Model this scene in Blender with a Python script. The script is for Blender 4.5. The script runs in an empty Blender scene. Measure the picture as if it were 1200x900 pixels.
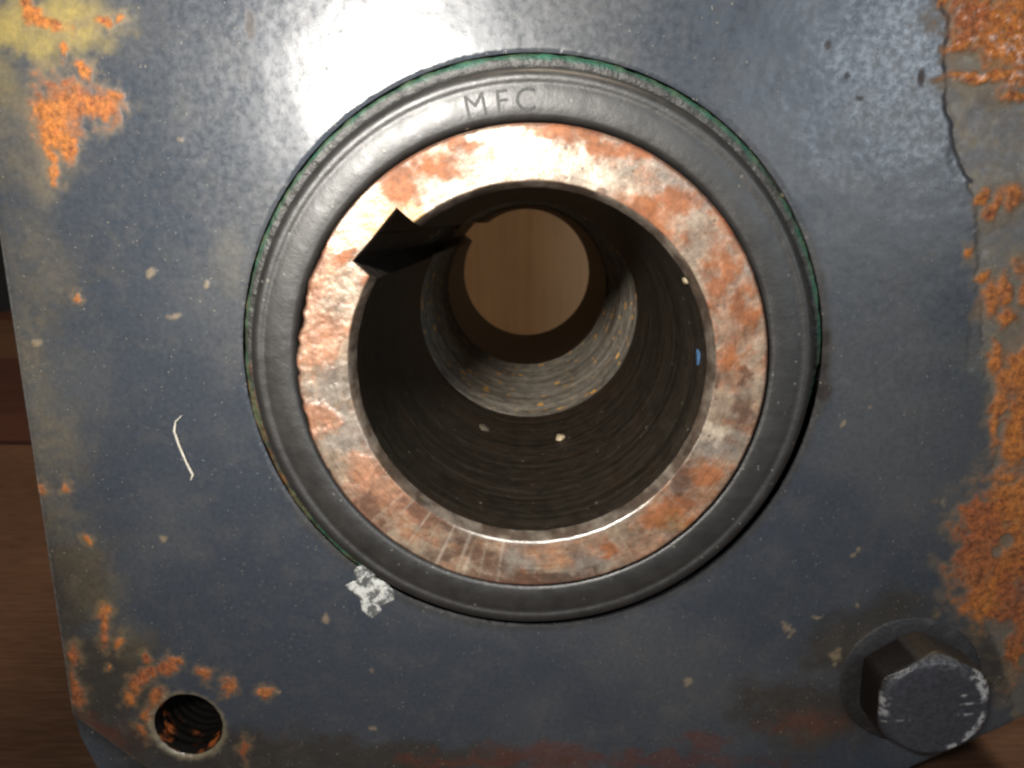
import bpy, bmesh, math, random
import numpy as np
from mathutils import Vector, Matrix

# ------------------------------------------------------------------ camera, world, lamps, exposure
MM = 0.001
scene = bpy.context.scene
C = scene.collection
cam_d = bpy.data.cameras.new('camera'); cam = bpy.data.objects.new('camera', cam_d); C.objects.link(cam)
scene.camera = cam
cam_d.sensor_width = 36.0; cam_d.lens = 36.0*850/1200
cam_d.dof.use_dof = True; cam_d.dof.focus_distance = 0.064; cam_d.dof.aperture_fstop = 85
cam_d.clip_start = 0.002; cam_d.clip_end = 20
cam.location = (-0.67*MM, -63.4*MM, 12.4*MM)
_p, _y = math.radians(12.71), math.radians(-0.91)
fw = Vector((math.sin(_y)*math.cos(_p), math.cos(_y)*math.cos(_p), -math.sin(_p)))
cam.rotation_euler = fw.to_track_quat('-Z', 'Y').to_euler()

world = bpy.data.worlds.new('World'); scene.world = world; world.use_nodes = True
bg = world.node_tree.nodes['Background']
bg.inputs[0].default_value = (1.0, 0.93, 0.85, 1); bg.inputs[1].default_value = 0.010

def lamp(name, loc, target, size, size_y, power, color):
    d = bpy.data.lights.new(name, 'AREA'); d.shape = 'RECTANGLE'; d.size = size; d.size_y = size_y
    d.energy = power; d.color = color
    o = bpy.data.objects.new(name, d); C.objects.link(o); o.location = loc
    o.rotation_euler = (Vector(target)-Vector(loc)).to_track_quat('-Z', 'Y').to_euler()
    return o
# camera flash, up and left of the lens
flash = lamp('camera_flash', (-24.5*MM, -84*MM, 37*MM), (-13*MM, 0, 17*MM), 0.014, 0.009, 0.066, (1.0, 0.95, 0.88))
flash.data.spread = math.radians(92)
# window behind the photographer's right shoulder
lamp('window_light', (0.45, -0.84, 0.20), (0.03, 0, 0.02), 0.20, 0.24, 2.2, (0.80, 0.90, 1.0))
# room lamp above the bench, behind the gearbox front
lamp('room_lamp', (0.10, 0.075, 0.75), (0.0, 0.16, -0.02), 0.22, 0.22, 5.4, (1.0, 0.82, 0.62))

vs = scene.view_settings
vs.view_transform = 'Standard'; vs.look = 'None'; vs.exposure = -0.2; vs.gamma = 1.0
scene.cycles.max_bounces = 6
scene.cycles.filter_width = 2.5

# ------------------------------------------------------------------ noise, masks
_rs = np.random.RandomState(7)
_perm = _rs.permutation(512); _perm = np.concatenate([_perm, _perm, _perm])
_grad = _rs.normal(size=(512, 3)); _grad /= np.linalg.norm(_grad, axis=1)[:, None]
def perlin(x, y, z):
    x, y, z = np.broadcast_arrays(x, y, z)
    xi, yi, zi = (np.floor(v).astype(int) for v in (x, y, z))
    xf, yf, zf = x-xi, y-yi, z-zi
    u, v, w = (t*t*t*(t*(t*6-15)+10) for t in (xf, yf, zf))
    def g(dx, dy, dz):
        h = _perm[_perm[_perm[(xi+dx) & 511]+((yi+dy) & 511)]+((zi+dz) & 511)]
        gr = _grad[h]
        return gr[..., 0]*(xf-dx)+gr[..., 1]*(yf-dy)+gr[..., 2]*(zf-dz)
    l = lambda a, b, t: a+(b-a)*t
    return l(l(l(g(0,0,0), g(1,0,0), u), l(g(0,1,0), g(1,1,0), u), v),
             l(l(g(0,0,1), g(1,0,1), u), l(g(0,1,1), g(1,1,1), u), v), w)*1.5
def fbm(x, y, z, s, octv=4, gain=0.5):
    t = 0; a = 1.0; tot = 0
    for k in range(octv):
        t = t+a*perlin(x*s+17.3*k, y*s-9.1*k, z*s+4.7*k); tot += a; a *= gain; s *= 2.03
    return t/tot
def sstep(a, b, x):
    t = np.clip((x-a)/(b-a), 0, 1); return t*t*(3-2*t)
def blobs(L, x, z, n, soft=0.15, warp=0):
    """union of ragged ellipses: 1 inside, 0 outside"""
    m = np.zeros_like(x)
    if warp:
        q = 0*x; s = warp
        x, z = (x+s*(0.9*fbm(x, q+3, z, 0.45, 2)+0.45*fbm(x, q+8, z, 1.7, 3, 0.7)),
                z+s*(0.9*fbm(x, q+13, z, 0.45, 2)+0.45*fbm(x, q+18, z, 1.7, 3, 0.7)))
    for (bx, bz, rx, rz, ang, w) in L:
        ca, sa = math.cos(math.radians(ang)), math.sin(math.radians(ang))
        dx, dz = x-bx, z-bz
        R = 2.2*max(rx, rz)
        k = (np.abs(dx) < R) & (np.abs(dz) < R)
        if not k.any(): continue
        u = (dx[k]*ca+dz[k]*sa)/rx; v = (-dx[k]*sa+dz[k]*ca)/rz
        d = np.sqrt(u*u+v*v)+n[k]
        m[k] = np.maximum(m[k], w*sstep(1+soft, 1-soft, d))
    return m
def mix(c, col, m):
    return c*(1-m[:, None])+np.asarray(col)[None, :]*m[:, None] if not (isinstance(col, np.ndarray) and col.ndim == 2) else c*(1-m[:, None])+col*m[:, None]

PLATE={'rust':[(-38.99,21.64,2.3,1.88,0,1),(-40.14,20.09,1.44,1.76,0,1),(-35.76,21.63,1.58,1.21,0,1),(-37.45,22.44,1.79,0.93,0,1),(-39.17,18.73,0.87,1.23,0,1),(-40.49,17.56,0.51,0.83,0,1),(-40.48,16.1,0.44,0.56,0,1),(-40.62,28.64,0.98,0.57,0,1),(-39.31,27.99,1.54,0.45,-20,1),(-34.97,27.98,0.56,0.57,0,1),(-41.18,29.53,0.63,0.63,0,1),(-36.82,24.49,0.35,0.79,0,1),(-33.79,28.48,0.28,0.32,0,1),(-38.54,25.93,0.35,0.39,0,1),(-45.91,-12.31,0.65,0.68,0,1),(-43.32,-11.7,0.4,0.68,15,1),(-40.0,5.97,0.3,0.37,0,1),(-41.82,-17.54,0.25,0.44,0,1),(-41.56,-26.64,0.51,1.86,-8,1),(-40.21,-28.02,0.34,0.66,0,1),(-37.79,-29.88,0.6,0.47,0,1),(-40.09,-34.22,0.52,0.88,0,1),(-39.33,-32.86,0.69,0.77,0,1),(-38.37,-31.98,0.69,0.67,0,1),(-37.27,-31.3,0.77,0.57,-20,1),(-36.1,-30.72,0.77,0.57,-20,1),(-34.93,-30.13,0.68,0.57,0,1),(-32.15,-31.34,0.77,0.67,30,1),(-29.74,-32.94,0.68,1.06,-30,1),(-37.07,-34.18,0.86,0.97,0,1),(-38.35,-36.45,0.52,0.79,0,1),(-39.05,-38.04,0.52,0.8,0,1),(-26.19,-33.58,0.51,0.48,0,1),(-28.64,-40.51,0.35,1.31,0,1),(-45.19,-29.77,0.68,0.95,0,1),(-45.39,-33.21,0.6,1.74,0,1),(35.77,27.89,2.56,2.63,0,1),(38.27,26.94,2.03,3.16,0,1),(34.54,26.0,0.95,0.76,0,1),(37.04,23.75,3.56,0.39,0,1),(39.17,22.31,1.38,0.46,0,1),(32.55,29.28,0.67,0.5,0,1),(37.53,14.37,0.43,0.69,0,1),(38.89,13.33,0.57,1.26,0,1),(40.39,14.23,0.99,1.11,0,1),(37.48,9.65,0.29,0.43,0,1),(38.63,7.63,0.65,0.58,0,1),(39.63,5.66,0.95,1.47,0,1),(40.6,6.54,0.58,0.88,0,1),(41.46,4.18,0.66,1.04,0,1),(41.79,8.72,0.51,1.01,0,1),(42.47,6.18,0.58,1.03,0,1),(40.96,0.56,0.74,1.37,0,1),(43.01,-0.2,1.04,3.07,0,1),(41.75,-3.3,0.68,3.52,0,1),(43.6,-4.08,0.9,4.72,0,1),(43.9,-8.07,1.07,1.78,0,1),(44.23,-12.84,2.95,2.84,0,1),(42.31,-15.72,2.51,3.23,0,1),(41.74,-18.99,1.9,3.13,0,1),(45.41,-18.09,3.55,5.61,0,1),(44.07,-22.49,2.88,2.49,0,1),(46.85,-26.51,0.89,4.55,0,1),(42.47,-22.5,0.96,1.78,0,1),(-41.64,-30.68,0.26,0.29,0,1),(-52.69,-42.66,0.09,0.1,0,1)],
 'deep':[(41.74,-17.26,2.21,4.47,0,1),(45.94,-24.26,1.77,5.38,0,1),(-45.45,-31.68,1.72,5.75,0,1),(-43.9,-23.26,0.84,5.46,0,1),(-34.96,-42.41,17.66,6.12,0,1),(34.72,28.21,1.48,1.75,0,1),(-41.65,-27.39,0.76,1.87,0,1),(-37.3,-31.59,3.85,2.39,0,1)],
 'stain':[(-37.74,28.18,3.85,2.04,0,1),(-40.47,26.26,1.83,1.56,0,1),(-41.82,15.47,1.47,2.38,0,1),(-42.18,27.56,2.11,2.89,0,1),(-42.92,9.38,2.7,4.39,0,0.55),(-44.86,-1.27,2.18,6.31,0,0.5),(-44.21,-7.7,2.39,4.94,0,0.6),(-43.65,-15.29,2.77,5.19,0,0.6),(-42.11,-22.34,2.83,4.52,0,0.6),(-43.19,19.96,1.81,6.11,0,0.6),(-40.54,17.21,2.92,2.77,0,0.55),(-39.0,-27.83,1.86,2.43,0,0.55),(36.54,22.45,2.89,1.05,0,0.7),(41.22,7.27,1.74,2.91,0,0.7),(40.15,2.08,1.48,4.53,0,0.5),(-26.15,8.8,1.34,2.05,0,0.45),(39.77,-17.28,0.95,5.16,0,0.3),(36.29,-27.99,4.91,1.84,0,0.35),(27.29,-37.6,3.38,2.45,0,0.3)],
 'redfilm':[(1.78,-40.41,5.18,1.4,0,1),(12.13,-40.77,9.46,1.0,0,1),(18.01,-38.5,2.9,0.99,0,1),(-6.88,-41.22,5.21,0.81,0,1),(40.9,-38.41,2.53,0.98,0,1),(-44.24,-39.0,5.27,1.8,0,1),(27.2,-36.62,3.37,1.36,0,1)],
 'grime':[(-42.56,-32.6,5.16,6.74,0,1),(-39.04,-39.44,7.89,4.01,0,1),(-27.75,-40.29,11.37,2.82,0,1),(-44.73,-23.27,3.35,6.37,0,1),(-12.1,-41.09,13.06,1.81,0,1),(33.84,-28.02,6.55,4.61,0,1),(43.9,-29.77,5.73,3.72,0,1),(27.12,-35.65,5.89,3.87,0,1),(25.49,0.13,1.05,3.46,0,1)],
 'bare':[(38.13,18.6,3.49,3.22,0,1),(34.69,24.91,1.5,0.77,0,1),(44.43,-16.81,0.71,0.77,0,1),(43.71,-17.76,0.55,0.6,0,1),(40.02,10.51,2.15,1.57,0,1),(42.31,2.46,1.03,1.51,0,1),(41.64,11.58,1.43,2.82,0,1),(38.93,2.83,0.74,3.01,0,1),(44.03,-30.7,3.29,1.87,0,1)],
 'spot':[(26.19,-2.58,0.68,0.78,0,1),(25.96,-0.1,0.37,0.69,0,1),(25.89,2.19,0.37,0.76,0,1),(31.55,23.76,0.27,0.71,0,1),(23.76,26.17,0.27,0.32,0,1),(25.56,23.91,0.21,0.26,0,1),(26.71,22.15,0.35,0.2,0,1),(-22.91,27.8,0.42,1.15,0,1)],
 'tan':[(-33.14,7.77,0.53,0.44,0,1),(-28.49,6.88,0.38,0.37,0,1),(-31.65,4.03,0.68,0.3,25,1),(24.88,-26.0,0.57,0.82,0,1),(27.62,-24.61,0.57,0.27,0,1),(29.69,-29.17,0.58,0.93,0,1),(30.88,-17.77,0.32,0.35,0,1),(30.45,-18.21,0.32,0.35,0,1),(34.42,-25.9,0.49,0.55,0,1),(31.23,-23.41,0.32,0.27,0,1),(38.11,-13.04,0.31,0.42,0,1),(-19.74,-25.33,0.42,0.55,0,1),(28.07,-5.5,0.31,0.32,0,1),(30.41,-3.82,0.3,0.39,0,1),(-15.5,-30.97,0.34,0.38,0,1),(15.52,-31.67,0.5,0.47,0,1),(-15.42,-37.35,0.52,0.39,0,1),(-34.64,-16.96,0.33,0.44,0,1),(25.43,-3.37,0.23,0.24,0,1),(-29.24,18.91,0.36,0.27,0,1),(-44.03,1.7,0.46,0.39,0,1),(-25.08,-33.56,0.26,0.29,0,1)]}
RING={'salmon':[(-17.51,2.65,1.87,2.46,0,1),(-17.28,10.25,1.54,2.05,0,1),(-11.75,-10.99,4.51,1.91,22,1),(-14.32,-9.58,2.1,2.37,0,1),(-18.35,-4.18,1.33,1.14,0,1),(-9.16,-12.73,2.27,1.13,0,1),(-17.69,6.92,1.27,1.4,0,1),(16.73,4.02,1.41,3.55,0,0.5),(2.94,-15.9,6.07,1.15,0,0.35),(10.53,-16.25,3.03,1.15,0,0.6)],
 'grey':[(-16.51,-1.54,2.33,1.94,0,1),(-15.61,-5.31,2.51,2.6,0,1),(16.36,9.59,1.38,2.73,0,0.6),(11.95,14.93,2.7,1.97,0,0.7),(15.97,-6.31,1.75,1.53,0,1),(-0.86,-17.16,1.37,1.66,0,1),(5.26,-17.69,1.83,1.49,0,1),(9.14,17.53,4.02,1.29,0,0.6)],
 'orange':[(-7.72,16.71,2.31,1.17,10,1),(-10.49,15.08,1.78,1.32,0,1),(-12.31,7.14,1.55,1.12,-30,1),(1.72,19.34,2.14,0.64,0,1),(5.09,18.31,2.68,0.77,-15,1),(9.34,12.62,2.73,1.33,-35,1),(15.41,8.21,1.11,2.75,0,1),(17.5,5.08,1.12,1.83,0,1),(11.32,13.95,1.63,1.06,0,1),(16.78,1.15,1.28,1.45,0,1),(11.88,-12.59,2.69,1.6,30,1),(15.56,-9.25,1.77,1.41,40,1),(15.48,12.62,0.95,2.0,20,1),(-15.22,9.56,0.84,0.62,0,1),(7.78,17.86,1.88,0.64,0,1),(-5.32,18.2,1.21,0.51,0,1),(6.73,-15.87,0.76,0.82,0,1),(13.96,3.3,0.99,1.14,0,1)],
 'yellow':[(-12.3,12.62,1.52,1.61,0,1),(12.3,-13.55,1.35,0.81,0,1),(-3.13,-13.66,1.51,1.13,0,1),(-9.88,12.62,1.1,1.34,0,1),(-4.63,-12.7,1.06,0.96,0,1)],
 'white':[(-13.62,13.96,2.48,1.99,40,1),(-1.62,18.51,3.36,1.41,0,1),(-5.38,14.15,2.74,0.79,25,1),(15.75,-5.16,1.45,0.91,0,1),(1.08,16.9,3.37,1.04,0,1),(-15.79,11.95,1.67,1.35,0,1),(5.17,15.27,2.71,0.92,0,1)],
 'brown':[(-7.65,-12.88,3.63,1.61,-20,1),(-2.38,-14.14,2.72,1.3,0,1),(17.98,-3.87,0.79,1.35,0,1),(15.29,-1.2,0.72,0.89,0,1),(-5.44,-16.78,3.06,1.16,-15,1),(-13.7,-12.76,1.51,1.45,0,1),(-0.08,-19.24,6.15,0.67,0,1),(8.34,-18.75,3.82,0.58,0,1),(5.19,14.61,1.63,0.53,0,1),(17.74,-0.31,0.57,0.88,0,1),(-10.57,-9.56,1.05,0.95,0,1),(13.21,-9.42,1.03,1.1,0,1)]}
CHIP=[(-15.9, -19.45), (-16.75, -20.16), (-16.56, -21.23), (-17.73, -21.69), (-16.95, -22.58), (-16.32, -23.29), (-16.21, -24.38), (-15.34, -25.28), (-14.4, -24.64), (-14.2, -23.91), (-13.02, -23.26), (-12.92, -22.54), (-13.54, -21.65), (-14.66, -21.03), (-14.95, -20.15), (-15.49, -19.27)]
CRACK=[(32.19, 29.47), (33.23, 28.22), (33.4, 26.45), (33.1, 25.56), (33.53, 24.4), (33.66, 22.33), (33.94, 21.27), (34.57, 20.15), (34.82, 18.81), (35.42, 17.46), (36.22, 16.23), (36.96, 15.41)]


# ------------------------------------------------------------------ object helpers
def tag(o, label, cat, group=None):
    o['label'] = label; o['category'] = cat
    if group: o['group'] = group
    return o
def empty(name, parent=None):
    o = bpy.data.objects.new(name, None); C.objects.link(o); o.empty_display_size = 0.01; o.parent = parent
    return o
def mesh_obj(name, V, F, mat, parent=None, smooth=True, col=None, rough=None, uv=None, extra=None):
    me = bpy.data.meshes.new(name)
    V = np.asarray(V, float)*MM
    if isinstance(F, np.ndarray):
        nF = len(F); k = F.shape[1]
        me.vertices.add(len(V)); me.vertices.foreach_set('co', V.astype(np.float32).ravel())
        me.loops.add(nF*k); me.loops.foreach_set('vertex_index', F.astype(np.int32).ravel())
        me.polygons.add(nF); me.polygons.foreach_set('loop_start', (np.arange(nF)*k).astype(np.int32))
        me.update(calc_edges=True)
    else:
        me.from_pydata([tuple(v) for v in V], [], [tuple(f) for f in F])
    me.validate()
    me.polygons.foreach_set('use_smooth', np.full(len(me.polygons), smooth))
    if col is not None:
        a = me.attributes.new('col', 'FLOAT_COLOR', 'POINT')
        a.data.foreach_set('color', np.concatenate([np.clip(col, 0, 1), np.ones((len(col), 1))], 1).astype(np.float32).ravel())
    if rough is not None:
        a = me.attributes.new('rough', 'FLOAT', 'POINT'); a.data.foreach_set('value', np.clip(rough, 0, 1).astype(np.float32))
    if extra is not None:
        a = me.attributes.new('extra', 'FLOAT', 'POINT'); a.data.foreach_set('value', np.clip(extra, 0, 1).astype(np.float32))
    if uv is not None:
        a = me.attributes.new('flat', 'FLOAT_VECTOR', 'POINT')
        a.data.foreach_set('vector', uv.astype(np.float32).ravel())
    me.materials.append(mat)
    o = bpy.data.objects.new(name, me); C.objects.link(o); o.parent = parent
    return o
def gridfaces(n, m, wrap=False):
    """n rows x m columns of vertices; wrap joins the last column to the first"""
    i = np.arange(n-1)[:, None]; j = np.arange(m if wrap else m-1)[None, :]; j2 = (j+1) % m
    return np.stack([i*m+j+0*j2, i*m+j2, (i+1)*m+j2, (i+1)*m+j], -1).reshape(-1, 4)
def lathe(profile, n, cx=0, cz=0):
    """profile of (r, y) swept about the y axis through (cx, cz)"""
    a = np.linspace(0, 2*math.pi, n, endpoint=False)
    P = np.asarray(profile, float)
    V = np.stack([cx+P[:, None, 0]*np.cos(a), np.repeat(P[:, 1:2], n, 1), cz+P[:, None, 0]*np.sin(a)], -1)
    return V.reshape(-1, 3), gridfaces(len(P), n, True)

# ------------------------------------------------------------------ node helpers
class NT:
    def __init__(s, name):
        s.m = bpy.data.materials.new(name); s.m.use_nodes = True; s.t = s.m.node_tree
        s.b = s.t.nodes['Principled BSDF']
    def n(s, kind, **kw):
        o = s.t.nodes.new(kind)
        for k, v in kw.items(): setattr(o, k, v)
        return o
    def put(s, sock, v):
        if hasattr(v, 'is_output'): s.t.links.new(v, sock)
        elif v is not None:
            if hasattr(v, '__len__'):
                k = len(sock.default_value); v = tuple(v)[:k]+(1,)*(k-len(v))
            sock.default_value = v
    def mm(s, scale=(1, 1, 1), src=None):
        src = src or s.n('ShaderNodeTexCoord').outputs['Object']
        k = s.n('ShaderNodeVectorMath', operation='MULTIPLY'); s.put(k.inputs[0], src)
        f = 1.0 if src.node.type == 'ATTRIBUTE' else 1000.0
        k.inputs[1].default_value = tuple(f*c for c in scale); return k.outputs[0]
    def attr(s, name, out='Color'):
        return s.n('ShaderNodeAttribute', attribute_name=name).outputs[out]
    def noise(s, vec, scale=1, detail=4, rough=0.55, dist=0):
        o = s.n('ShaderNodeTexNoise'); s.put(o.inputs['Vector'], vec); o.inputs['Scale'].default_value = scale
        o.inputs['Detail'].default_value = detail; o.inputs['Roughness'].default_value = rough; o.inputs['Distortion'].default_value = dist
        return o.outputs['Fac']
    def voro(s, vec, scale=1):
        o = s.n('ShaderNodeTexVoronoi'); s.put(o.inputs['Vector'], vec); o.inputs['Scale'].default_value = scale
        return o.outputs['Distance'], o.outputs['Color']
    def math(s, op, a, b=None, clamp=False):
        o = s.n('ShaderNodeMath', operation=op); o.use_clamp = clamp
        s.put(o.inputs[0], a)
        if b is not None: s.put(o.inputs[1], b)
        return o.outputs[0]
    def rng(s, v, a, b, c=0.0, d=1.0):
        o = s.n('ShaderNodeMapRange', interpolation_type='SMOOTHSTEP'); s.put(o.inputs['Value'], v)
        for k, q in zip(('From Min', 'From Max', 'To Min', 'To Max'), (a, b, c, d)): s.put(o.inputs[k], q)
        return o.outputs['Result']
    def mix(s, f, a, b, mode='MIX'):
        o = s.n('ShaderNodeMix', data_type='RGBA', blend_type=mode)
        s.put(o.inputs[0], f); s.put(o.inputs[6], a); s.put(o.inputs[7], b); return o.outputs[2]
    def vary(s, col, fac, lo, hi):
        """multiply a colour by lo..hi following fac"""
        v = s.rng(fac, 0.25, 0.75, lo, hi); k = s.n('ShaderNodeVectorMath', operation='SCALE')
        s.put(k.inputs[0], col); s.put(k.inputs['Scale'], v); return k.outputs[0]
    def specks(s, vec, scale, size, keep):
        """sparse round-ish dots: cells with random > keep"""
        d, c = s.voro(vec, scale)
        sep = s.n('ShaderNodeSeparateColor'); s.put(sep.inputs[0], c)
        r = s.math('MULTIPLY', sep.outputs[1], size)
        inside = s.rng(s.math('SUBTRACT', d, r), -0.03, 0.03, 1.0, 0.0)
        return s.math('MULTIPLY', inside, s.math('GREATER_THAN', sep.outputs[0], keep))
    def bump(s, h, dist, strength=1.0, prev=None):
        o = s.n('ShaderNodeBump'); s.put(o.inputs['Height'], h); o.inputs['Distance'].default_value = dist*MM
        o.inputs['Strength'].default_value = strength
        if prev is not None: s.put(o.inputs['Normal'], prev)
        return o.outputs[0]
    def out(s, col, rough, normal=None, spec=0.5, metal=0.0, coat=0, coat_rough=0.2):
        b = s.b.inputs
        s.put(b['Base Color'], col); s.put(b['Roughness'], rough); s.put(b['Metallic'], metal)
        s.put(b['Specular IOR Level'], spec)
        if normal is not None: s.put(b['Normal'], normal)
        if coat: s.put(b['Coat Weight'], coat); s.put(b['Coat Roughness'], coat_rough)
        return s.m

def mat_paint():
    t = NT('blue_grey_paint'); p = t.mm()
    c = t.attr('col'); r = t.attr('rough', 'Fac'); ru = t.attr('extra', 'Fac')
    c = t.vary(c, t.noise(p, 2.4, 6, 0.65), 0.84, 1.16)
    film = t.rng(t.noise(p, 0.35, 7, 0.68, 0.6), 0.46, 0.75, 0, 0.15)
    c = t.mix(film, c, (0.17, 0.145, 0.11))
    c = t.vary(c, t.math('ADD', t.math('MULTIPLY', ru, t.math('SUBTRACT', t.noise(p, 1.5, 6, 0.7), 0.5)), 0.5), 0.30, 1.6)
    wv = t.n('ShaderNodeTexNoise'); t.put(wv.inputs['Vector'], p); wv.inputs['Scale'].default_value = 2.2; wv.inputs['Detail'].default_value = 4
    wo = t.n('ShaderNodeVectorMath', operation='MULTIPLY_ADD'); t.put(wo.inputs[0], wv.outputs['Color']); wo.inputs[1].default_value = (0.5,)*3; t.put(wo.inputs[2], p)
    pw = wo.outputs[0]
    s1 = t.specks(pw, 1.1, 0.20, 0.72); s2 = t.specks(pw, 2.6, 0.24, 0.80); s3 = t.specks(pw, 0.4, 0.07, 0.7)
    c = t.mix(t.math('MULTIPLY', s2, 0.42), c, (0.36, 0.33, 0.27))
    c = t.mix(t.math('MULTIPLY', s1, 0.38), c, (0.40, 0.35, 0.27))
    c = t.mix(t.math('MULTIPLY', s3, 0.55), c, (0.44, 0.38, 0.28))
    h = t.noise(p, 1.1, 6, 0.6)
    nrm = t.bump(h, 0.008)
    nrm = t.bump(t.noise(p, 6.0, 4, 0.6), 0.003, 1.0, nrm)
    nrm = t.bump(t.math('ADD', s1, s2), 0.04, 1.0, nrm)
    nrm = t.bump(t.math('MULTIPLY', ru, t.noise(p, 2.0, 6, 0.65)), 0.08, 1.0, nrm)
    rr = t.math('ADD', r, t.rng(t.noise(p, 1.6, 5, 0.6), 0.3, 0.7, -0.07, 0.07))
    return t.out(c, rr, nrm, 0.55)
def mat_ring():
    t = NT('rusted_steel_face'); p = t.mm()
    c = t.attr('col'); r = t.attr('rough', 'Fac')
    c = t.vary(c, t.noise(p, 1.9, 6, 0.65), 0.74, 1.22)
    c = t.vary(c, t.noise(p, 0.5, 5, 0.6), 0.65, 1.3)
    sp = t.specks(p, 1.5, 0.25, 0.86)
    c = t.mix(t.math('MULTIPLY', sp, 0.6), c, (0.10, 0.045, 0.02))
    turn = t.noise(t.attr('flat', 'Vector'), 1.0, 4, 0.7)
    c = t.vary(c, turn, 0.86, 1.12)
    nrm = t.bump(t.noise(p, 0.7, 4, 0.5), 0.10)
    nrm = t.bump(turn, 0.03, 1, nrm)
    nrm = t.bump(t.noise(p, 5, 4, 0.6), 0.03, 1, nrm)
    return t.out(c, r, nrm, 0.8, 0.2)
def mat_bore():
    t = NT('oily_bored_steel'); f = t.attr('flat', 'Vector')
    c = t.attr('col'); r = t.attr('rough', 'Fac'); e = t.attr('extra', 'Fac')   # extra: bright relieved band
    ring = t.noise(t.mm((0.025, 0.75, 1), f), 1, 6, 0.7)
    fine = t.noise(t.mm((0.07, 3.0, 1), f), 1, 4, 0.6)
    c = t.vary(c, ring, 0.4, 1.7)
    c = t.vary(c, t.noise(t.mm((0.6, 0.6, 1), f), 1, 6, 0.65), 0.6, 1.4)
    fleck = t.rng(t.noise(t.mm((0.42, 0.55, 1), f), 1, 4, 0.55, 0.2), 0.60, 0.65)
    line = t.rng(t.noise(t.mm((0.22, 2.2, 1), f), 1, 2, 0.5), 0.44, 0.54)
    rustm = t.math('MULTIPLY', t.math('MULTIPLY', fleck, line), e)
    c = t.mix(rustm, c, (0.95, 0.47, 0.09))
    sp = t.math('MAXIMUM', t.specks(t.mm((1, 1, 1), f), 0.8, 0.13, 0.66), t.math('MULTIPLY', t.specks(t.mm((1, .7, 1), f), 2.2, 0.2, 0.8), 0.5))
    c = t.mix(t.math('MULTIPLY', sp, 0.7), c, (0.40, 0.36, 0.27))
    br = t.rng(t.noise(t.mm((0.12, 0.16, 1), f), 1, 5, 0.6), 0.5, 0.75, 0, 0.4)
    c = t.mix(br, c, (0.06, 0.03, 0.014))
    nrm = t.bump(ring, 0.30)
    nrm = t.bump(fine, 0.08, 1, nrm)
    nrm = t.bump(t.noise(t.mm((0.7, 0.7, 1), f), 1, 5, 0.6), 0.06, 1, nrm)
    return t.out(c, r, nrm, t.math('ADD', 0.2, t.math('MULTIPLY', e, 0.5)))
def mat_rubber():
    t = NT('black_seal_rubber'); p = t.mm()
    c = t.vary((0.018, 0.0172, 0.016, 1), t.noise(p, 0.5, 6, 0.65), 0.72, 1.3)
    s1 = t.specks(p, 0.6, 0.14, 0.72); s2 = t.specks(p, 1.6, 0.2, 0.86)
    c = t.mix(t.math('MULTIPLY', s1, 0.6), c, (0.28, 0.22, 0.15))
    c = t.mix(t.math('MULTIPLY', s2, 0.4), c, (0.25, 0.24, 0.22))
    nrm = t.bump(t.noise(p, 0.8, 5, 0.6), 0.05)
    nrm = t.bump(t.noise(p, 5, 4, 0.6), 0.010, 1, nrm)
    return t.out(c, t.rng(t.noise(p, 0.7, 4), 0.3, 0.7, 0.42, 0.50), nrm, 0.85)
def mat_attr(name, spec=0.4, bumpd=0.08, bscale=3.0, lo=0.75, hi=1.25, metal=0.0):
    t = NT(name); p = t.mm()
    c = t.vary(t.attr('col'), t.noise(p, bscale, 6, 0.65), lo, hi)
    return t.out(c, t.attr('rough', 'Fac'), t.bump(t.noise(p, bscale*1.3, 5, 0.6), bumpd), spec, metal)
def mat_plain(name, col, rough, var=0.2, scale=2.0, bumpd=0.03, spec=0.4):
    t = NT(name); p = t.mm()
    c = t.vary((*col, 1), t.noise(p, scale, 5, 0.6), 1-var, 1+var)
    return t.out(c, rough, t.bump(t.noise(p, scale*2, 4, 0.6), bumpd), spec)
def mat_wood(name, col, dark, grain, rough=0.6, spk=0.7):
    """grain: per-axis scale in 1/mm, small along the grain"""
    t = NT(name); p = t.mm(grain)
    n1 = t.noise(p, 1, 7, 0.62, 0.3); n2 = t.noise(p, 4.5, 5, 0.6)
    c = t.mix(t.rng(n1, 0.32, 0.68), (*dark, 1), (*col, 1))
    c = t.vary(c, n2, 1-0.28*spk-.06, 1+0.28*spk+.06)
    c = t.vary(c, t.noise(t.mm(), 0.02, 3, 0.5), 0.85, 1.15)
    sp = t.specks(t.mm(), 0.09, 0.10, 0.7)
    c = t.mix(t.math('MULTIPLY', sp, spk), c, (0.02, 0.01, 0.008))
    return t.out(c, rough, t.bump(n2, 0.04, 1, t.bump(n1, 0.08)), 0.3)

PAINT = mat_paint(); RINGM = mat_ring(); BORE = mat_bore(); RUBBER = mat_rubber()

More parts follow.
